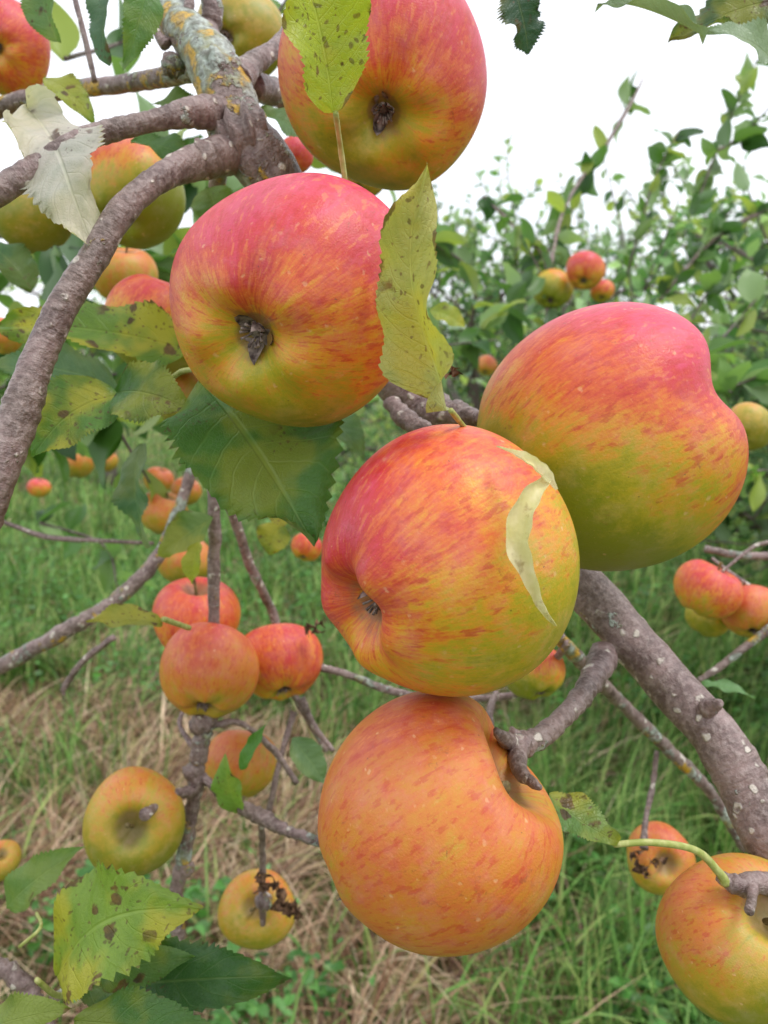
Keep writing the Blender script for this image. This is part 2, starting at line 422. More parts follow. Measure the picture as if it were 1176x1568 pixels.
# ------------------------------------------------------------------ apples
def apple(px,py,d,rpx,axis,h=0.9,stemd=(.36,.30),cald=(.24,.26),blushdir=(0.1,0.75,0.35),bo=0.42,bs=0.5,
          lob=0.03,shear=0.0,shear_dir=0.0,taper=0.06,mat=None,stem=0.5,seed=0,res=(72,96),calyx=True,sq=(1,1),dents=(),stemdir=None):
    """axis = direction of the stem end (right, up, toward)"""
    R=rpx/FP*d; cen=P(px,py,d); A=D(*axis)
    X=nrm(np.cross(A,[0.13,0.2,1.0])); Y=np.cross(A,X)
    nphi,nth=res
    phi=np.linspace(0,math.pi,nphi+1); th=np.arange(nth)*2*math.pi/nth
    phi=phi-0.12*np.sin(2*phi)
    PH,TH=np.meshgrid(phi,th,indexing='ij')
    s=np.sin(PH); c=np.cos(PH)
    r=np.abs(s)**0.92*(1+taper*c)
    z=h*c
    z=z-stemd[0]*np.exp(-(s/stemd[1])**2)*(c>0)
    z=z+cald[0]*np.exp(-(s/cald[1])**2)*(c<0)
    k=5; ph0=seed*1.3
    r=r*(1+lob*np.cos(k*(TH+ph0))*(0.25+0.75*np.clip(-c,0,1))*s + lob*0.9*np.cos(2*TH+seed)+lob*.7*np.cos(3*TH+seed*2.1)*s)
    z=z+min(.035,lob*1.2)*np.cos(k*(TH+ph0))*np.exp(-((s-.42)/.2)**2)*(c<0)
    z=z+shear*r*np.cos(TH-shear_dir)*(c>0)*np.clip(c,0,1)
    z=z+lob*.8*np.cos(TH*2+seed*.7)*s*np.sign(c)*np.abs(c)
    px_=r*np.cos(TH)*sq[0]; py_=r*np.sin(TH)*sq[1]
    un=np.stack([s*np.cos(TH),s*np.sin(TH),c],-1)
    W=un[...,0:1]*X+un[...,1:2]*Y+un[...,2:3]*A
    V=cen+R*(px_[...,None]*X+py_[...,None]*Y+z[...,None]*A)
    for (dd,amp,wn,ww) in dents:   # natural creases / bulges
        dv=D(*dd); vv=nrm(-Fv+dv*np.dot(Fv,dv)); oo=np.cross(dv,vv)
        q=np.exp(-(np.sum(W*oo,-1)/wn)**2-(np.sum(W*vv,-1)/ww)**2)*(np.sum(W*dv,-1)>0)*np.clip(np.sum(W*dv,-1)*3,0,1)
        V=V-R*amp*q[...,None]*dv
    n=V.reshape(-1,3)
    I=np.arange(nphi)[:,None]*nth+np.arange(nth)[None,:]
    J=np.arange(nphi)[:,None]*nth+((np.arange(nth)+1)%nth)[None,:]
    F=np.stack([I,I+nth,J+nth,J],-1).reshape(-1,4)
    bd=D(*blushdir)
    bl=(bo+bs*np.sum(W*bd,-1)); bl=bl-0.12*np.exp(-(s/.35)**2)*(c<0)-.2*np.exp(-(s/.3)**2)*(c>0)
    st=np.stack([np.cos(TH)*2.2,np.sin(TH)*2.2,PH*0.55],-1)
    una=un.copy(); una[...,2]=np.where(s<.16,np.sign(c)*(1.06-s*.5),c)
    mb=MB(); mb.add(n,F)
    ex={'un':una.reshape(-1,3),'st':st.reshape(-1,3),'blush':bl.reshape(-1)}
    cnt=len(n)
    if calyx:
        cz=-(h-cald[0])
        cb=cen+A*R*cz
        for i in range(5):
            a=i*2*math.pi/5+ph0+.3
            o=X*math.cos(a)+Y*math.sin(a)
            b0=cb+o*R*.05+A*R*.02
            tp=cb+o*R*(.17+.05*math.sin(i*3+seed))-A*R*(.10+.06*math.cos(i*2+seed))
            leaf(mb,b0,tp,R*.13,-A+o*.3,fold=.5,curl=-.25+.3*math.sin(i+seed),serr=0,nL=8,nW=4,mat=1,seed=i)
        for i in range(11):
            a=i*2.4+seed; o=X*math.cos(a)+Y*math.sin(a)
            tube(mb,[cb+o*R*.03,cb+o*R*.055-A*R*.07,cb+o*R*(.09)-A*R*.12],[R*.010,R*.008,R*.012],n=5,sides=5,mat=1)
        tube(mb,[cb+A*R*.05,cb-A*R*.03],[R*.10,R*.06],n=4,sides=10,lump=.3,mat=1,seed=seed)
    if stem:
        sz=h-stemd[0]; sb=cen+A*R*(sz-.05)
        for (dd,amp,wn,ww) in dents: sb=sb-R*amp*D(*dd)*.9
        dr=nrm(A+X*.25*math.sin(seed)+Y*.2*math.cos(seed)) if stemdir is None else D(*stemdir)
        tube(mb,[sb,sb+dr*R*stem*.5,sb+dr*R*stem+X*R*.04],[R*.045,R*.035,R*.055],n=10,sides=8,lump=.15,mat=2,seed=seed)
    tot=mb.n; pad=tot-cnt
    for kx in ex:
        v=ex[kx]; ex[kx]=np.concatenate([v,np.zeros((pad,)+v.shape[1:])])
    return mb.build('apple',[mat or M_APPLE,M_CALYX,M_STEM],extra=ex)

HI=(96,140)
apple(453,468,.215,189,(.30,.48,-.80),h=.95,bo=.60,bs=.52,seed=1,res=HI,cald=(.26,.25),blushdir=(.12,.98,.1))
apple(680,864,.205,203,(.80,.36,-.50),h=.93,bo=.44,bs=.38,seed=2,res=HI,cald=(.34,.24),blushdir=(-.78,.55,.1))
apple(928,672,.252,198,(.93,.40,-.05),h=1.0,stemd=(.34,.40),bo=.44,bs=.68,seed=3.4,res=HI,blushdir=(.45,.9,.0),stem=.22,calyx=True,
      dents=[((.86,.42,.0),.18,.22,1.2)])
apple(670,1252,.21,185,(.76,.58,.14),h=.98,stemd=(.40,.34),cald=(.12,.22),bo=.44,bs=.14,seed=4.2,res=HI,blushdir=(-.1,.6,.5),mat=M_APPLE_O,stem=.26,taper=.06,lob=.012,
      dents=[((.78,.62,.05),.11,.24,1.0)],stemdir=(.7,.3,.5))
apple(588,122,.27,160,(0.0,.75,-.64),h=.92,bo=.66,bs=.56,seed=5,res=HI,blushdir=(.2,.95,.1),cald=(.26,.25))
apple(1136,1440,.235,122,(.12,.62,.55),h=.98,bo=.02,bs=.46,seed=6,res=HI,blushdir=(-.6,.75,.1),mat=M_APPLE_O,stem=.6)
small=[ # px,py,d,r,axis,bo,bs,mat
 (8,72,.40,66,(-.1,.5,-.8),.62,.25,None),
 (368,52,.42,68,(.3,.5,-.7),.12,.1,M_APPLE_O),
 (200,300,.40,82,(.2,.8,-.5),.04,.56,None),
 (50,328,.40,62,(-.2,.8,.5),.06,.15,M_APPLE_O),
 (192,422,.52,48,(.1,.8,.4),.35,.2,M_APPLE_O),
 (248,500,.37,82,(.3,.8,.2),.30,.5,None),
 (295,610,.40,56,(.3,.8,.2),.12,.3,M_APPLE_O),
 (250,785,.62,38,(.3,.8,.2),.3,.3,M_APPLE_O),
 (285,752,.66,24,(.3,.8,.2),.35,.3,M_APPLE_O),
 (243,735,.7,22,(.3,.8,.2),.4,.3,M_APPLE_O),
 (283,858,.58,42,(.2,.9,.2),.34,.40,M_APPLE_O),
 (118,708,.9,26,(.2,.9,.2),.4,.4,M_APPLE_O),(162,706,.95,18,(.2,.9,.2),.3,.3,M_APPLE_O),(60,747,1.2,17,(.2,.9,.2),.5,.4,None),
 (300,945,.44,68,(.1,.9,.3),.48,.25,None),
 (320,1026,.38,76,(.0,.8,-.6),.50,.28,M_APPLE_O),
 (428,1013,.42,66,(-.2,.8,-.5),.52,.18,None),
 (368,1168,.44,56,(.1,.8,-.4),.34,.22,M_APPLE_O),
 (206,1258,.36,77,(.22,.20,.90),.12,.3,M_APPLE_O),
 (0,1318,.45,30,(.3,.6,.5),.2,.2,M_APPLE_O),
 (394,1392,.42,57,(.05,.5,.8),.18,.2,M_APPLE_O),
 (818,1030,.36,46,(-.2,.8,-.5),.22,.45,None),
 (1084,903,.46,50,(.4,.8,.2),.44,.30,None),
 (1083,945,.50,34,(.4,.8,.2),.15,.2,None),
 (1152,937,.47,46,(.2,.8,-.5),.42,.3,M_APPLE_O),
 (1010,1314,.42,51,(-.1,.2,.9),.30,.3,M_APPLE_O),
 (896,415,1.1,30,(.2,.7,-.4),.58,.3,None),(846,443,1.15,30,(.2,.7,-.4),.10,.3,None),(922,446,1.15,18,(.2,.7,-.4),.4,.3,None),
 (1146,655,.55,38,(.6,.6,-.4),.06,.2,M_APPLE_O),
 (470,838,.5,24,(.2,.7,-.4),.45,.3,None),
 (556,272,.42,34,(.2,.7,-.4),.35,.3,M_APPLE_O),(452,238,.40,28,(.2,.7,-.4),.7,.3,None),
 (5,515,.5,28,(.2,.7,-.4),.4,.2,M_APPLE_O),
 (745,560,1.3,16,(.2,.7,-.4),.4,.3,M_APPLE_O),(688,392,1.8,10,(.2,.7,-.4),.7,.2,None),
]
for i,(x,y,d,r,ax,bo,bs,m_) in enumerate(small):
    big=r>45
    apple(x,y,d,r,ax,h=rng.uniform(.84,.95),bo=bo,bs=bs,seed=10+i*1.7,mat=m_,res=(48,64) if big else (28,36),lob=.035,
          stem=.5 if r>40 else .4, blushdir=(rng.uniform(-.3,.4),.8,rng.uniform(0,.4)))

# ------------------------------------------------------------------ foreground tree: limbs and twigs
tree=bpy.data.objects.new('apple_tree',None); col.objects.link(tree)
bk=MB()
def br(pts, wpx, n=40, sides=14, lump=.12, lich=0.0, seed=0):
    """pts (px,py,depth); widths in px at that depth"""
    Q=[P(*p) for p in pts]; R=[w/2/FP*p[2] for w,p in zip(wpx,pts)]
    tube(bk,Q,R,n=n,sides=sides,lump=lump,seed=seed)
    m=len(bk.SP[-1])
    if isinstance(lich,tuple): bk.SP[-1][:]=np.interp(np.linspace(0,1,m),np.linspace(0,1,len(lich)),lich)
    else: bk.SP[-1][:]=lich
def knob(p,w,lich=.1):
    br([(p[0]-w*.4,p[1]+w*.1,p[2]),(p[0],p[1],p[2]),(p[0]+w*.4,p[1]-w*.1,p[2])],[w*.5,w,w*.5],n=10,sides=12,lump=.3,lich=lich,seed=p[0])
br([(215,-60,.33),(262,20,.31),(318,85,.295),(348,150,.29),(370,210,.288),(412,265,.29),(470,380,.30),(560,520,.31),(650,640,.315),(760,765,.312),(900,905,.30),(1000,1020,.285),(1090,1120,.27),(1150,1220,.26),(1200,1310,.25),(1290,1450,.25)],
   [50,56,74,86,92,88,80,72,68,70,72,70,74,82,90,96],n=170,sides=30,lump=.08,lich=(.60,.68,.60,.25,0,-.1,-.15,-.05,-.05),seed=1)
tr=MB()
a0=P(1290,1450,.25)
tube(tr,[a0,a0+[.08,.05,-.03],[.42,.30,.95],[.68,.36,.72],[.76,.38,.4],[.78,.38,-.05]],[.0100,.013,.022,.05,.075,.105],n=60,sides=20,lump=.15)
br([(352,235,.285),(305,248,.27),(250,270,.255),(190,320,.245),(140,400,.24),(95,470,.235),(55,560,.23),(28,640,.225),(0,720,.22),(-40,830,.22)],
   [62,54,42,42,44,46,50,60,56,60],n=110,sides=24,lump=.07,lich=-.05,seed=3)
knob((312,246,.27),60); knob((30,636,.226),60)
br([(345,175,.285),(300,172,.275),(240,184,.265),(170,200,.26),(120,218,.255),(50,262,.25),(-30,308,.245)],[56,46,32,34,36,40,42],n=80,sides=20,lump=.09,lich=.02,seed=5)
br([(330,95,.30),(250,118,.33),(180,130,.35),(90,140,.37),(-20,170,.38)],[44,30,26,26,30],n=50,lich=.4,seed=6)
br([(360,125,.29),(385,100,.30),(420,75,.31),(440,50,.32)],[54,36,26,24],lich=.1,n=24,seed=7)
br([(385,130,.31),(430,145,.34),(480,160,.36)],[40,40,40],lich=.3,n=20,seed=71)
br([(300,80,.30),(285,40,.30),(290,0,.30),(280,-50,.31)],[30,20,16,14],n=24,seed=8,lich=.2)
br([(300,75,.31),(320,45,.32),(325,15,.32),(318,-40,.32)],[36,30,34,30],n=24,seed=9,lich=.2)
br([(110,-20,.33),(128,50,.33),(145,125,.33)],[9,9,9],n=16,sides=8,seed=10)
br([(255,70,.3),(238,45,.3),(225,-20,.31)],[22,12,9],n=18,sides=9,seed=11)
knob((265,100,.30),40,.4); knob((372,205,.285),96,.4); knob((340,120,.29),84,.6)
br([(345,240,.32),(330,300,.36),(318,420,.38),(318,560,.38),(320,640,.37),(328,760,.37),(328,860,.375),(328,960,.38),(322,1060,.39)],[20,24,22,22,20,20,19,18,14],n=90,sides=12,lump=.22,seed=12,lich=.15)
br([(300,690,.40),(345,760,.42),(385,870,.44),(420,945,.46),(440,1040,.45),(500,1150,.45)],[14,16,15,14,12,10],n=60,sides=10,lump=.2,seed=13,lich=.2)
br([(-30,1035,.5),(50,995,.5),(110,960,.5),(170,925,.51),(235,862,.52),(270,790,.52),(300,700,.52)],[24,26,26,24,22,18,16],n=60,sides=12,lump=.2,lich=.25,seed=14)
br([(0,797,.6),(70,822,.6),(150,828,.6),(235,832,.6)],[6,9,7,6],n=30,sides=7,lump=.2,seed=15)
br([(175,975,.5),(130,1010,.5),(100,1050,.5),(98,1065,.5)],[10,10,9,5],n=20,sides=8,lump=.3,seed=16)
br([(330,1080,.38),(310,1130,.38),(300,1200,.38),(285,1290,.38),(270,1390,.38),(285,1500,.38),(288,1620,.38)],[18,26,24,22,20,20,20],n=80,sides=14,lump=.3,lich=.3,seed=17)
br([(300,1212,.38),(262,1218,.36),(232,1240,.345),(222,1246,.335)],[20,14,14,20],n=24,sides=10,lump=.3,seed=18)
br([(310,1190,.38),(350,1225,.37),(395,1248,.36),(440,1272,.35),(500,1292,.34)],[14,16,24,18,16],n=40,sides=11,lump=.3,seed=19)
br([(400,1250,.37),(402,1320,.39),(402,1385,.40),(404,1450,.41)],[10,10,12,6],n=30,sides=8,lump=.35,seed=20)
br([(330,1110,.38),(370,1108,.39),(420,1150,.40),(455,1200,.40)],[12,10,10,9],n=24,sides=8,lump=.3,seed=21)
br([(480,1020,.42),(530,1032,.42),(600,1058,.42),(680,1070,.42),(800,1060,.40),(870,985,.34)],[14,12,13,12,12,12],n=50,sides=8,lump=.2,seed=22,lich=.15)
br([(460,1070,.43),(480,1110,.43),(510,1150,.42)],[16,10,8],n=20,sides=8,lump=.3,seed=23)
br([(410,1250,.42),(430,1160,.42),(450,1090,.43)],[10,9,12],n=20,sides=8,lump=.3,seed=24)
br([(300,1150,.40),(275,1110,.41),(285,1080,.42)],[9,8,6],n=16,sides=8,lump=.3,seed=25)
br([(755,1130,.36),(750,1090,.37),(760,1060,.38)],[10,12,10],n=16,sides=8,lump=.2,seed=26)
br([(925,1005,.285),(905,1045,.26),(870,1092,.245),(825,1130,.235),(790,1140,.23),(768,1128,.225)],[46,34,32,34,34,18],n=50,sides=16,lump=.25,seed=30)
br([(800,1140,.228),(792,1160,.220),(796,1180,.212),(812,1196,.205),(826,1206,.200)],[32,28,24,18,10],n=20,sides=12,lump=.3,seed=31)
br([(790,1140,.228),(772,1132,.218),(760,1118,.212)],[30,22,10],n=14,sides=12,lump=.3,seed=311)
knob((790,1138,.23),44); knob((905,1040,.26),34)
br([(1070,1090,.270),(1088,1082,.264),(1104,1076,.26)],[30,24,10],n=14,sides=12,lump=.3,seed=32,lich=.3)
br([(850,970,.34),(905,1030,.37),(960,1085,.40),(1020,1145,.42),(1085,1210,.43),(1140,1300,.44)],[20,22,20,20,17,14],n=60,sides=11,lump=.2,lich=.35,seed=33)
br([(1006,1150,.42),(1000,1200,.42),(988,1260,.41),(986,1300,.40)],[8,9,9,14],n=24,sides=8,lump=.3,seed=34)
br([(980,1110,.42),(1060,1190,.5),(1150,1260,.56),(1200,1290,.58)],[10,8,7,7],n=24,sides=7,lump=.2,seed=35)
br([(1080,840,.5),(1130,850,.5),(1200,852,.5)],[12,12,14],n=24,sides=8,lump=.2,lich=.3,seed=36)
br([(1090,855,.48),(1130,885,.47),(1190,925,.46)],[5,6,6],n=20,sides=7,lump=.2,seed=37)
br([(1070,1042,.45),(1110,1015,.45),(1200,945,.45)],[9,12,14],n=24,sides=8,lump=.2,lich=.3,seed=38)
br([(1176,830,.46),(1150,840,.46),(1100,880,.46)],[8,6,5],n=14,sides=7,lump=.2,seed=39)
br([(1098,1340,.225),(1130,1355,.222),(1170,1352,.225),(1230,1380,.235)],[14,32,34,40],n=24,sides=12,lump=.25,seed=40)
br([(1150,1355,.222),(1152,1375,.215),(1148,1395,.208)],[24,16,14],n=12,sides=10,lump=.25,seed=41)
br([(80,1530,.30),(130,1500,.30),(190,1455,.30),(250,1415,.30)],[14,16,16,14],n=30,sides=10,lump=.2,lich=.3,seed=42)
br([(-20,1470,.3),(30,1500,.3),(60,1545,.3),(80,1600,.3)],[26,28,24,30],n=30,sides=12,lump=.3,seed=43)
br([(650,630,.31),(700,636,.3),(740,640,.28)],[60,40,20],n=20,sides=12,lump=.3,seed=44)
br([(600,615,.29),(630,650,.28),(660,660,.27)],[30,30,20],n=20,sides=12,lump=.35,seed=45)
br([(800,420,1.2),(850,370,1.25),(900,270,1.3),(960,170,1.35),(985,120,1.4)],[7,6,6,5,3],n=30,sides=7,seed=50)
br([(740,300,1.25),(790,350,1.22),(830,390,1.2),(840,440,1.15)],[3,4,5,5],n=24,sides=6,seed=51)
br([(800,700,1.3),(835,560,1.2),(840,440,1.15),(860,330,1.2),(905,250,1.3)],[12,9,8,6,4],n=30,sides=7,seed=52)
br([(1010,460,1.3),(1090,370,1.3),(1190,310,1.35)],[5,7,9],n=24,sides=7,seed=53)
knob((318,700,.37),34); knob((326,735,.37),26); knob((296,1180,.38),34); knob((308,1108,.38),40); knob((285,1330,.38),28); knob((404,1380,.395),30)
bk.build('limbs_and_twigs',[M_BARK],parent=tree)
tr.build('trunk',[M_BARK],parent=tree)

db=MB()
for (x,y,d,w) in [(480,957,.40,24),(435,1380,.40,30),(455,1395,.40,24),(400,1350,.39,24),(985,1330,.40,22),(1010,1320,.39,18),(690,575,.25,22),(415,1360,.39,20),(975,1310,.40,16)]:
    for k in range(4):
        a=rng.uniform(0,6.28); b0=P(x,y,d)
        leaf(db,b0,b0+D(math.cos(a),math.sin(a),rng.uniform(-.5,.5))*w/FP*d*.8,w/FP*d*.6,D(*rng.normal(size=3)),fold=.9,curl=.4,ripple=.12,nL=14,nW=6,seed=k+int(x),mat=0,spot=0)
db.build('dried_leaf_remains',[M_DRY],parent=tree)

# ------------------------------------------------------------------ hero leaves
GR=lin(80,122,54); GD=lin(62,104,48); GY=lin(150,168,52); GL=lin(120,152,80); GB=lin(86,124,90)
def L(b,t,w,N=(0,.5,1),pet=None,**k):
    mb=MB()
    d=b[2]
    leaf(mb,P(*b),P(*t),w/FP*d,D(*N),**k)
    if pet:
        pts=[P(*q) for q in pet]+[P(*b)]
        tube(mb,pts,[4.5/FP*d]*len(pts),n=16,sides=7,mat=1,lump=.1)
    mb.build('apple_leaf',[M_LEAF,M_PET])
L((514,172,.19),(452,-120,.17),150,(.5,.1,1),pet=[(530,285,.205),(522,230,.20)],colr=lin(176,188,60),spot=.50,fold=.35,curl=.05,seed=1,serr=.06,bend=-.02,ripple=.06)
L((690,628,.185),(656,258,.178),128,(-.85,.1,.75),pet=[(735,680,.20),(712,655,.195)],colr=lin(180,184,100),spot=.50,fold=.60,curl=-.05,ripple=.06,twist=1.0,bend=.12,seed=2,serr=.05)
mb=MB(); strip(mb,[P(760,684,.178),P(800,702,.172),P(830,724,.170),P(852,750,.172)],[.0006,.0028,.0034,.0008],D(.1,.6,1),fold=1.1,roll=.8); mb.build('apple_leaf',[M_PALE])
mb=MB(); strip(mb,[P(836,730,.171),P(803,772,.167),P(792,830,.166),P(815,890,.168),P(832,930,.171),P(852,958,.176)],[.0024,.0056,.0060,.0034,.0022,.0006],D(-.35,.2,1),fold=1.0,roll=1.4); mb.build('apple_leaf',[M_PALE])
L((38,140,.26),(136,376,.235),150,(.2,.3,1),colr=lin(222,212,202),spot=.16,fold=.25,curl=.06,ripple=.07,seed=5,twist=.6,torn=.35,bend=.03)
L((300,520,.31),(-40,486,.30),100,(.1,.55,.8),colr=lin(112,145,48),spot=.62,fold=.25,curl=.08,seed=6)
L((182,596,.262),(40,690,.252),126,(.1,.4,.9),colr=lin(90,132,48),spot=.58,fold=.3,curl=.12,seed=7,bend=-.06)
L((168,590,.255),(284,618,.245),112,(.1,.30,.95),colr=GR,spot=.32,fold=.25,curl=.12,ripple=.05,seed=8)
L((302,566,.25),(486,814,.225),262,(.30,.36,.90),colr=lin(84,130,58),spot=.26,fold=.12,curl=.10,ripple=.07,seed=9,bend=.0,skew=.12,pet=[(262,580,.27),(280,568,.26)])
L((300,566,.262),(345,690,.25),40,(-.9,.2,.4),colr=lin(120,80,70),spot=.5,fold=.4,curl=.1,seed=10)
L((205,680,.34),(214,842,.35),72,(-.6,.3,.8),colr=GB,spot=.15,fold=.4,curl=.1,seed=11)
L((322,790,.36),(240,850,.36),66,(.2,.5,.8),colr=lin(120,150,78),spot=.3,fold=.3,curl=.1,seed=12)
L((300,830,.35),(290,895,.35),36,(-.3,.3,.8),colr=GY,spot=.3,seed=13)
L((250,948,.34),(132,944,.33),42,(.1,.7,.7),colr=lin(158,160,70),spot=.35,fold=.4,curl=.12,seed=14,pet=[(290,962,.36)])
L((838,1222,.225),(944,1296,.215),80,(.2,.75,.6),colr=lin(104,140,70),spot=.50,fold=.25,curl=-.1,seed=15)
L((56,1500,.25),(284,1392,.24),178,(-.15,.5,.85),colr=lin(140,168,66),spot=.62,fold=.2,curl=.14,ripple=.06,seed=16,bend=.12)
L((120,1510,.27),(428,1492,.25),118,(0,.6,.8),colr=GD,spot=.14,fold=.25,curl=.08,ripple=.06,seed=17)
L((0,1392,.30),(118,1296,.30),66,(-.3,.4,.8),colr=GL,spot=.12,fold=.4,curl=.1,seed=18)
L((110,1560,.235),(350,1590,.23),92,(0,.7,.7),colr=lin(76,116,50),spot=.2,fold=.25,curl=.05,seed=19)
L((-40,1580,.24),(100,1540,.24),70,(0,.7,.7),colr=lin(110,140,70),spot=.2,seed=20)
L((130,1490,.262),(290,1465,.255),70,(.1,.5,.8),colr=lin(104,140,72),spot=.3,seed=201)
L((790,-30,.26),(812,82,.27),92,(.2,.1,1),colr=lin(56,90,66),spot=.3,fold=.2,ripple=.09,serr=.2,seed=21,torn=.5)
L((1230,-10,.28),(1030,44,.28),92,(-.2,.2,1),colr=lin(70,100,66),spot=.35,fold=.3,seed=22,ripple=.08)
L((1200,90,.27),(1090,34,.26),70,(.3,.3,1),colr=lin(150,172,140),spot=.05,fold=.3,seed=23)
L((1088,38,.26),(920,-10,.26),22,(.3,.9,.5),colr=lin(130,150,110),spot=.0,fold=1.2,seed=24,serr=0)
L((232,-40,.27),(195,100,.27),60,(.6,.2,.8),colr=lin(96,136,66),spot=.12,fold=.4,seed=25)
L((170,-40,.30),(150,90,.30),56,(-.5,.2,.8),colr=lin(90,125,95),spot=.15,fold=.5,seed=26)
L((80,60,.30),(50,-50,.30),60,(-.5,.2,.8),colr=lin(110,145,85),spot=.15,fold=.4,seed=27)
L((70,110,.31),(145,180,.31),56,(.2,.4,.8),colr=lin(150,170,70),spot=.35,seed=28)
L((200,205,.30),(310,250,.30),60,(.2,.6,.8),colr=lin(84,124,56),spot=.1,seed=29)
L((230,150,.31),(330,170,.31),54,(.2,.6,.8),colr=lin(96,136,66),spot=.1,seed=30)
L((400,160,.31),(510,235,.32),80,(.1,.6,.8),colr=lin(100,138,68),spot=.1,seed=31)
L((315,285,.33),(345,350,.33),70,(-.2,.6,.8),colr=lin(110,145,72),spot=.1,seed=32)
L((50,440,.36),(-20,360,.36),70,(.2,.6,.6),colr=GD,spot=.1,seed=33)
L((180,585,.34),(-30,545,.33),100,(.1,.6,.8),colr=lin(92,128,80),spot=.1,seed=34)
L((660,470,.40),(715,498,.40),40,(.1,.5,.9),colr=lin(160,174,56),spot=.45,seed=35)
L((360,1250,.36),(340,1160,.35),52,(-.3,.3,.9),colr=lin(120,158,66),spot=.2,seed=36)
L((365,1180,.33),(405,1108,.33),24,(-.3,.3,.9),colr=lin(92,140,60),spot=.0,seed=37)
L((450,1130,.38),(500,1200,.38),50,(.3,.4,.9),colr=lin(120,150,100),spot=.1,seed=38)
L((1075,1042,.40),(1158,1064,.39),26,(.1,.8,.6),colr=lin(120,160,100),spot=.0,seed=39)
L((410,790,.40),(470,770,.40),60,(-.1,.5,.9),colr=lin(168,160,50),spot=.55,seed=40)
L((428,800,.42),(410,850,.42),60,(-.1,.5,.9),colr=lin(130,145,50),spot=.5,seed=41)
L((470,600,.34),(560,690,.31),70,(.3,.5,.8),colr=lin(90,130,66),spot=.1,seed=42)
mb=MB(); tube(mb,[P(940,1293,.216),P(1000,1290,.217),P(1065,1302,.219),P(1100,1335,.221),P(1112,1352,.222)],[.0009,.0010,.0011,.0012,.0016],n=30,sides=8)
tube(mb,[P(30,1450,.25),P(62,1420,.25),P(56,1398,.28)],[.0006,.0006,.0006],n=14,sides=7)
tube(mb,[P(56,1500,.25),P(90,1525,.26),P(120,1510,.27)],[.0009,.001,.0009],n=14,sides=7)
mb.build('petioles',[M_PET],parent=tree)

GREENS=np.array([lin(80,120,54),lin(100,138,68),lin(120,154,84),lin(62,98,50),lin(140,166,114),lin(154,170,82)])
def rc(n,w=None,pal=GREENS,j=.12):
    c=pal[rng.choice(len(pal),n,p=w)]
    return np.clip(c*(1+rng.normal(size=(n,1))*j),0.005,1)
fl=MB(); tw=MB()
def leafy(pts, rad, nleaf, size, mbl=None, mbt=None, pal=GREENS, spread=1.0):
    mbl=mbl or fl; mbt=mbt or tw
    c=spline(np.array(pts),max(8,nleaf))
    tube(mbt,pts,[rad]+[rad*.8]*(len(pts)-2)+[rad*.4],n=12,sides=6)
    idx=rng.integers(0,len(c)-1,nleaf); b=c[idx]
    T=c[idx+1]-c[idx]; T/=np.maximum(1e-9,np.linalg.norm(T,axis=1))[:,None]
    X=T*.5+rng.normal(size=(nleaf,3))*.75*spread+np.array([0,0,-.05])
    scatter_leaves(mbl,b,X,size*rng.uniform(.65,1.15,nleaf),rc(nleaf,pal=pal),.15,nL=10,nW=4)
near=[
 (0,560,.6,160,400,.7,26),(60,640,.6,250,560,.7,24),(-40,460,.7,120,350,.8,22),(120,560,.75,330,440,.8,24),
 (0,660,.7,120,610,.75,18),(260,560,.55,300,660,.6,14),(180,640,.6,230,740,.6,11),(-20,600,.9,260,640,1.0,30),(0,420,.9,280,420,1.0,26),
 (100,90,.6,240,-30,.65,9),(-30,60,.6,90,-60,.6,8),(240,200,.6,330,330,.6,18),(480,215,.55,560,240,.6,8),
 (600,340,.9,720,420,1.0,16),(560,400,.9,640,620,1.0,14),(640,620,.9,760,520,1.0,22),(60,800,.9,180,900,.9,10),
 (1040,560,.9,1190,420,1.0,16),(1060,760,.9,1200,720,1.0,16),(1120,600,.8,1200,560,.8,10),(1100,230,1.1,1200,140,1.1,12),
 (150,420,.6,320,360,.65,14),(380,0,.7,470,-60,.7,6),(560,620,.6,620,560,.7,8),(700,520,1.0,800,440,1.1,20),
]
for a in near:
    x0,y0,d0,x1,y1,d1,nl=a
    p0=P(x0,y0,d0); p1=P(x1,y1,d1); m=(p0+p1)/2+rng.normal(size=3)*.02
    leafy([p0,m,p1],.0020,nl,.055)
for (pts,nl) in [([(800,420,1.2),(850,370,1.25),(900,270,1.3),(985,120,1.4)],30),([(740,300,1.25),(790,350,1.22),(840,440,1.15)],18),
   ([(835,560,1.2),(840,440,1.15),(860,330,1.2),(905,250,1.3)],26),([(1010,460,1.3),(1090,370,1.3),(1190,310,1.35)],30),([(1060,330,1.3),(1110,200,1.3),(1160,90,1.3)],28),
   ([(960,420,1.3),(1000,280,1.3),(1040,200,1.3)],24),([(1040,520,1.2),(1100,430,1.25),(1180,400,1.3)],26)]:
    leafy([P(*q) for q in pts],.002,nl,.05)
fl.build('foliage',[M_LEAF_FAR],parent=tree); tw.build('leafy_twigs',[M_BARKF],parent=tree)

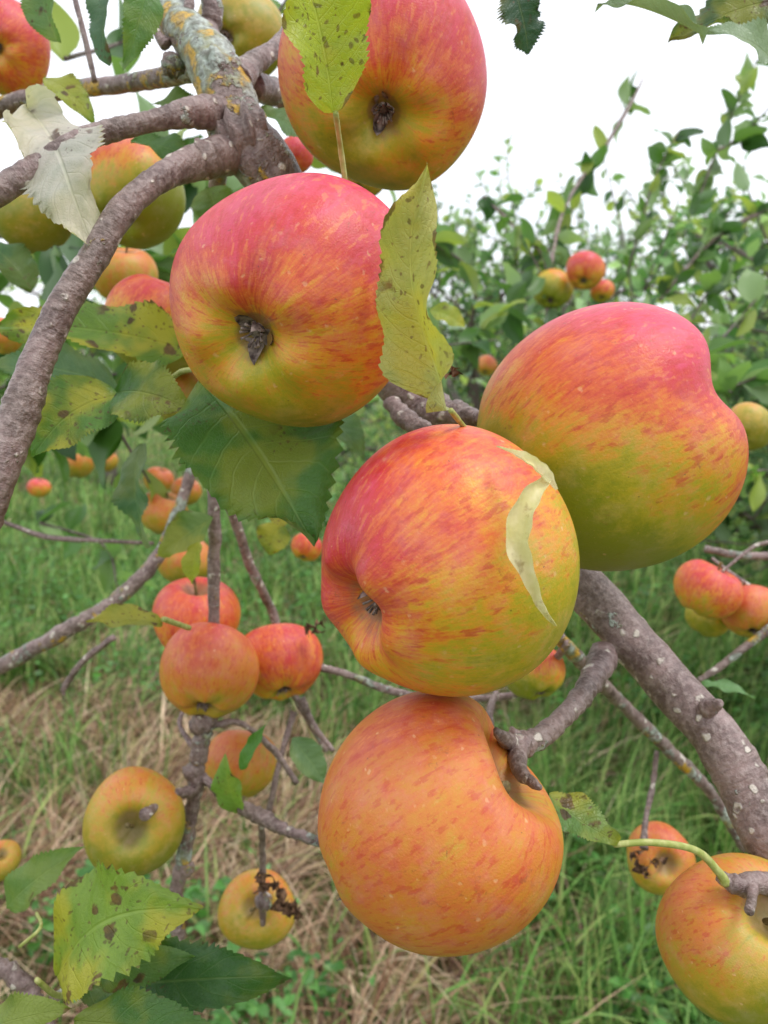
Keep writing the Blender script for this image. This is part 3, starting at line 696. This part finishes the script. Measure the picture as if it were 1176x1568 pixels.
# ------------------------------------------------------------------ orchard trees behind
FARP=np.array([lin(100,142,84),lin(120,158,100),lin(142,174,120),lin(80,120,72),lin(166,190,152),lin(170,188,108)])  # far leaf greens, lightened so the colour itself carries some background haze
def orchard_tree(x,y,H,R,seed,n1=9,n2=8,n3=5,nl=13,ls=.055,zmin=.35):
    r=np.random.default_rng(seed)
    emp=bpy.data.objects.new('apple_tree',None); col.objects.link(emp)
    W=MB(); Fm=MB(); B=[];X=[]
    base=np.array([x,y,-.05]); top=np.array([x+r.normal()*.05,y+r.normal()*.05,H*.33])
    tube(W,[base,(base+top)/2+r.normal(size=3)*.03,top],[.09,.065,.055],n=14,sides=10,lump=.1)
    cen=np.array([x,y,H*.55])
    for i in range(n1):
        az=i*2.399+r.uniform(-.3,.3); el=r.uniform(-.15,1.25)
        tgt=cen+np.array([math.cos(az)*math.cos(el)*R*.8,math.sin(az)*math.cos(el)*R*.8,math.sin(el)*H*.32-.14*H*(el<.35)])
        st=top-np.array([0,0,r.uniform(0,.15)*H*.6]); midp=(st+tgt)/2+r.normal(size=3)*.08+np.array([0,0,.08])
        tube(W,[st,midp,tgt],[.036,.022,.010],n=12,sides=7,lump=.1); c1=spline(np.array([st,midp,tgt]),20)
        for j in range(n2):
            s=c1[r.integers(5,20)]; dv=nrm(r.normal(size=3)*[1,1,.7]+(s-cen)*1.0/R+[0,0,.25]); ln=r.uniform(.25,.55)*R*.7
            e=s+dv*ln; m2=(s+e)/2+r.normal(size=3)*.04
            tube(W,[s,m2,e],[.010,.007,.004],n=7,sides=5); c2=spline(np.array([s,m2,e]),12)
            for k in range(n3):
                s3=c2[r.integers(2,12)]; d3=nrm(r.normal(size=3)*.6+dv*.5+[0,0,.6]); l3=r.uniform(.18,.5)
                e3=s3+d3*l3; m3=(s3+e3)/2+r.normal(size=3)*.015
                if e3[2]<zmin: continue
                tube(W,[s3,m3,e3],[.004,.003,.0015],n=5,sides=4,cap=False)
                c3=spline(np.array([s3,m3,e3]),nl)
                B.append(c3); X.append(d3*.35+r.normal(size=(nl,3))*.7+[0,0,.1])
    B=np.concatenate(B);X=np.concatenate(X);n=len(B)
    clump=np.array([mnoise.noise(Vector(p*2.2)) for p in B])
    cc=rc(n,pal=FARP,j=.2)*(1+.5*clump[:,None])
    scatter_leaves(Fm,B,X,ls*rng.uniform(.6,1.2,n),cc,.0)
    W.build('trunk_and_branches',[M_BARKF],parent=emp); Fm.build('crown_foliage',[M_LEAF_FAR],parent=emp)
orchard_tree(1.55,2.45,2.15,1.15,21,n1=12,n2=9,n3=6,nl=13,ls=.066,zmin=.62)
orchard_tree(2.7,4.6,2.9,1.6,31,n1=11,n2=9,n3=6,nl=13,ls=.062,zmin=.5)
orchard_tree(0.75,5.4,2.25,1.5,22,n1=10,n2=9,n3=6,nl=13,ls=.065)
orchard_tree(-3.4,9.5,3.2,2.0,24,n1=10,n2=8,n3=5,nl=12,ls=.075)
orchard_tree(2.2,10.5,3.3,2.1,25,n1=10,n2=8,n3=5,nl=12,ls=.08)
orchard_tree(-.6,12.5,3.4,2.2,26,n1=10,n2=8,n3=5,nl=12,ls=.09)
hd=MB(); n=26000
hx=rng.uniform(-45,45,n); base_h=2.6+1.3*np.array([mnoise.noise(Vector((x*.16,3.1,0))) for x in hx])+.6*np.array([mnoise.noise(Vector((x*.7,1.1,0))) for x in hx])
hz=rng.uniform(0,1,n)**.8*base_h; hy=26+rng.normal(size=n)*.9*np.sqrt(np.clip(1.1-hz/base_h,.05,1))+.02*hx**2*.2
hb=np.stack([hx,hy,hz],1); cl=np.array([mnoise.noise(Vector(p*1.1)) for p in hb])
scatter_leaves(hd,hb,rng.normal(size=(n,3)),rng.uniform(.25,.5,n),rc(n,pal=FARP)*(1+.7*cl[:,None]),0,nL=3,nW=2)
hd.build('distant_hedge',[M_LEAF_FAR])

# ------------------------------------------------------------------ ground and grass
gm=MB()
gx=np.concatenate([np.linspace(-300,-10,8)[:-1],np.linspace(-10,10,60),np.linspace(10,300,8)[1:]])
gy=np.concatenate([np.linspace(-300,-4,6)[:-1],np.linspace(-4,16,60),np.linspace(16,400,10)[1:]])
GX,GY_=np.meshgrid(gx,gy,indexing='ij')
def gh(x,y): return 0.03*np.sin(x*1.3+.5)*np.cos(y*1.1)+.012*np.sin(x*4.1)*np.sin(y*3.7)
GZ=gh(GX,GY_); ny=len(gy)
I=np.arange(len(gx)-1)[:,None]*ny+np.arange(ny-1)[None,:]
gm.add(np.stack([GX,GY_,GZ],-1).reshape(-1,3),np.stack([I,I+ny,I+ny+1,I+1],-1).reshape(-1,4))
gm.build('ground',[mat_ground()])

def dryness(x,y):
    v=np.zeros_like(x)
    for cx,cy,s,a in [(-1.0,2.5,.45,.85),(-.3,1.65,.34,1.3),(-.55,2.05,.38,.95),(.25,2.5,.3,.75),(-1.3,3.3,.4,.55),(-.1,1.3,.25,1.0),(-.4,3.8,.4,.55),(.75,2.9,.3,.6),(-.7,1.5,.35,.85)]:
        v+=a*np.exp(-((x-cx)**2+(y-cy)**2)/(2*s*s))
    nz=np.array([mnoise.noise(Vector((a*2.5,b*2.5,0)))+.8*mnoise.noise(Vector((a*7,b*7,3))) for a,b in zip(x,y)])
    return np.clip(v+nz*.95-.12,0,1)
GG=np.array([lin(92,136,58),lin(112,156,72),lin(138,172,92),lin(70,106,46),lin(158,176,100)])
DG=np.array([lin(204,172,142),lin(172,138,110),lin(220,196,166),lin(134,98,74),lin(166,154,102),lin(108,76,58)])
def grass(mb,n,y0,y1,h,w,margin=.35,pw=1.0):
    y=y0+(y1-y0)*rng.uniform(0,1,n)**pw; x=rng.uniform(-1,1,n)*(y*.60+margin)
    dr=dryness(x,y); isd=rng.uniform(0,1,n)<dr*.88+.07
    tuft=np.array([mnoise.noise(Vector((a*3.3,b*3.3,7)))+.6*mnoise.noise(Vector((a*9,b*9,2))) for a,b in zip(x,y)])
    keep=rng.uniform(0,1,n)<.75+tuft*.9
    x=x[keep];y=y[keep];isd=isd[keep];tuft=tuft[keep];n=len(x)
    H=h*rng.uniform(.4,1.35,n)*(1+.8*tuft); H[isd]*=rng.uniform(.6,1.3,isd.sum())
    az=rng.uniform(0,2*math.pi,n); lean=rng.uniform(.1,1.1,n); lean[isd]=rng.uniform(.8,1.5,isd.sum())
    pa=np.array([mnoise.noise(Vector((a*1.6,b*1.6,11)))*7 for a,b in zip(x,y)]); az=np.where(rng.uniform(0,1,n)<.5,pa+rng.normal(size=n)*.6,az)
    dirx=np.cos(az);diry=np.sin(az); sx=-diry; sy=dirx
    W=w*rng.uniform(.4,1.4,n); W[isd]*=.75; lv=5
    z0=gh(x,y); V=np.zeros((n,lv*2,3)); px_=x.copy(); py_=y.copy(); pz=z0-.005
    seg=H/(lv-1)
    for i in range(lv):
        ww=W*[1,.95,.8,.5,.05][i]
        V[:,2*i,0]=px_-sx*ww/2; V[:,2*i,1]=py_-sy*ww/2; V[:,2*i,2]=pz
        V[:,2*i+1,0]=px_+sx*ww/2; V[:,2*i+1,1]=py_+sy*ww/2; V[:,2*i+1,2]=pz+ww*.3
        a=np.clip(lean*(.25+.5*i),0,2.0); a=np.where(isd,np.clip(lean*(.85+.15*i),0,1.58),a)
        px_=px_+dirx*np.sin(a)*seg; py_=py_+diry*np.sin(a)*seg; pz=np.maximum(pz+np.cos(a)*seg,z0+.004)
        pz=pz+np.where(isd,.004,0)
    c=np.where(isd[:,None],rc(n,pal=DG,j=.2),rc(n,pal=GG,j=.22))
    g2=np.repeat(c,lv*2,axis=0)
    t0=np.array([[2*i,2*i+1,2*i+3,2*i+2] for i in range(lv-1)])
    F=(t0[None]+(np.arange(n)*lv*2)[:,None,None]).reshape(-1,4)
    mb.add(V.reshape(-1,3),F,None,np.clip(g2,0,1))
gr=MB()
grass(gr,38000,.9,3.2,.22,.0064)
grass(gr,32000,2.8,7,.22,.0098)
grass(gr,20000,6.5,20,.22,.020,pw=1.3)
gr.build('grass',[M_GRASS],smooth=False)
wd=MB()
n=6400
y=1.2+7*rng.uniform(0,1,n)**1.3; x=rng.uniform(-1,1,n)*(y*.6+.3)
wn=np.array([mnoise.noise(Vector((a*1.6,b*1.6,21)))+.5*mnoise.noise(Vector((a*5,b*5,2))) for a,b in zip(x,y)])
wt=wn+.6*np.exp(-((x+1.6)**2+(y-4.6)**2)/2.5)+.55*np.exp(-((x-.1)**2+(y-1.45)**2)/.04)-.4*dryness(x,y)
k=wt>.12; x=x[k];y=y[k]; n=len(x)
rep=6; bx=np.repeat(x,rep)+rng.normal(size=n*rep)*.03; by=np.repeat(y,rep)+rng.normal(size=n*rep)*.03; bz=gh(bx,by)+rng.uniform(.03,.17,n*rep)
a=rng.uniform(0,6.28,n*rep)
scatter_leaves(wd,np.stack([bx,by,bz],1),np.stack([np.cos(a),np.sin(a),rng.uniform(-.3,.5,n*rep)],1),rng.uniform(.018,.045,n*rep),
   rc(n*rep,pal=np.array([lin(96,150,72),lin(112,164,88),lin(80,130,62)]),j=.2),0,nL=4)
wd.build('weeds',[M_LEAF_FAR])

# ------------------------------------------------------------------ light
S=nrm([.42,-.10,.90])
w=bpy.data.worlds.new('World'); scene.world=w; w.use_nodes=True
nt=w.node_tree; nt.nodes.clear(); g=G(nt)
sky=g.n('ShaderNodeTexSky',sky_type='NISHITA',sun_disc=False)
sky.sun_elevation=math.asin(S[2]); sky.sun_rotation=math.atan2(S[0],S[1]); sky.air_density=1.5; sky.dust_density=4
tc=g.n('ShaderNodeTexCoord').outputs['Generated']
cn=g.noise(tc,2.2,5)
cloud=g.mix(g.mr(cn,.3,.7),(10.2,10.6,11.4),(12.3,12.6,13.2))
skc=g.mix(.88,sky.outputs[0],cloud)
bg=g.n('ShaderNodeBackground'); g.l(skc,bg.inputs[0]); bg.inputs[1].default_value=.13
o=g.n('ShaderNodeOutputWorld'); g.l(bg.outputs[0],o.inputs[0])
ld=bpy.data.lights.new('sun','SUN'); ld.energy=1.5; ld.angle=math.radians(18); ld.color=(1,.975,.94)
lo=bpy.data.objects.new('sun',ld); col.objects.link(lo); lo.rotation_euler=Vector(S).to_track_quat('Z','Y').to_euler(); lo.location=(2,-1,6)

cam=bpy.data.cameras.new('camera'); co=bpy.data.objects.new('camera',cam); col.objects.link(co)
co.location=C; co.rotation_euler=(math.pi/2-PITCH,0,0)
cam.sensor_fit='VERTICAL'; cam.sensor_height=36; cam.lens=27; cam.clip_start=.02; cam.clip_end=1000
cam.dof.use_dof=True; cam.dof.focus_distance=.20; cam.dof.aperture_fstop=20
scene.camera=co
scene.view_settings.view_transform='Standard'; scene.view_settings.look='None'; scene.view_settings.exposure=0
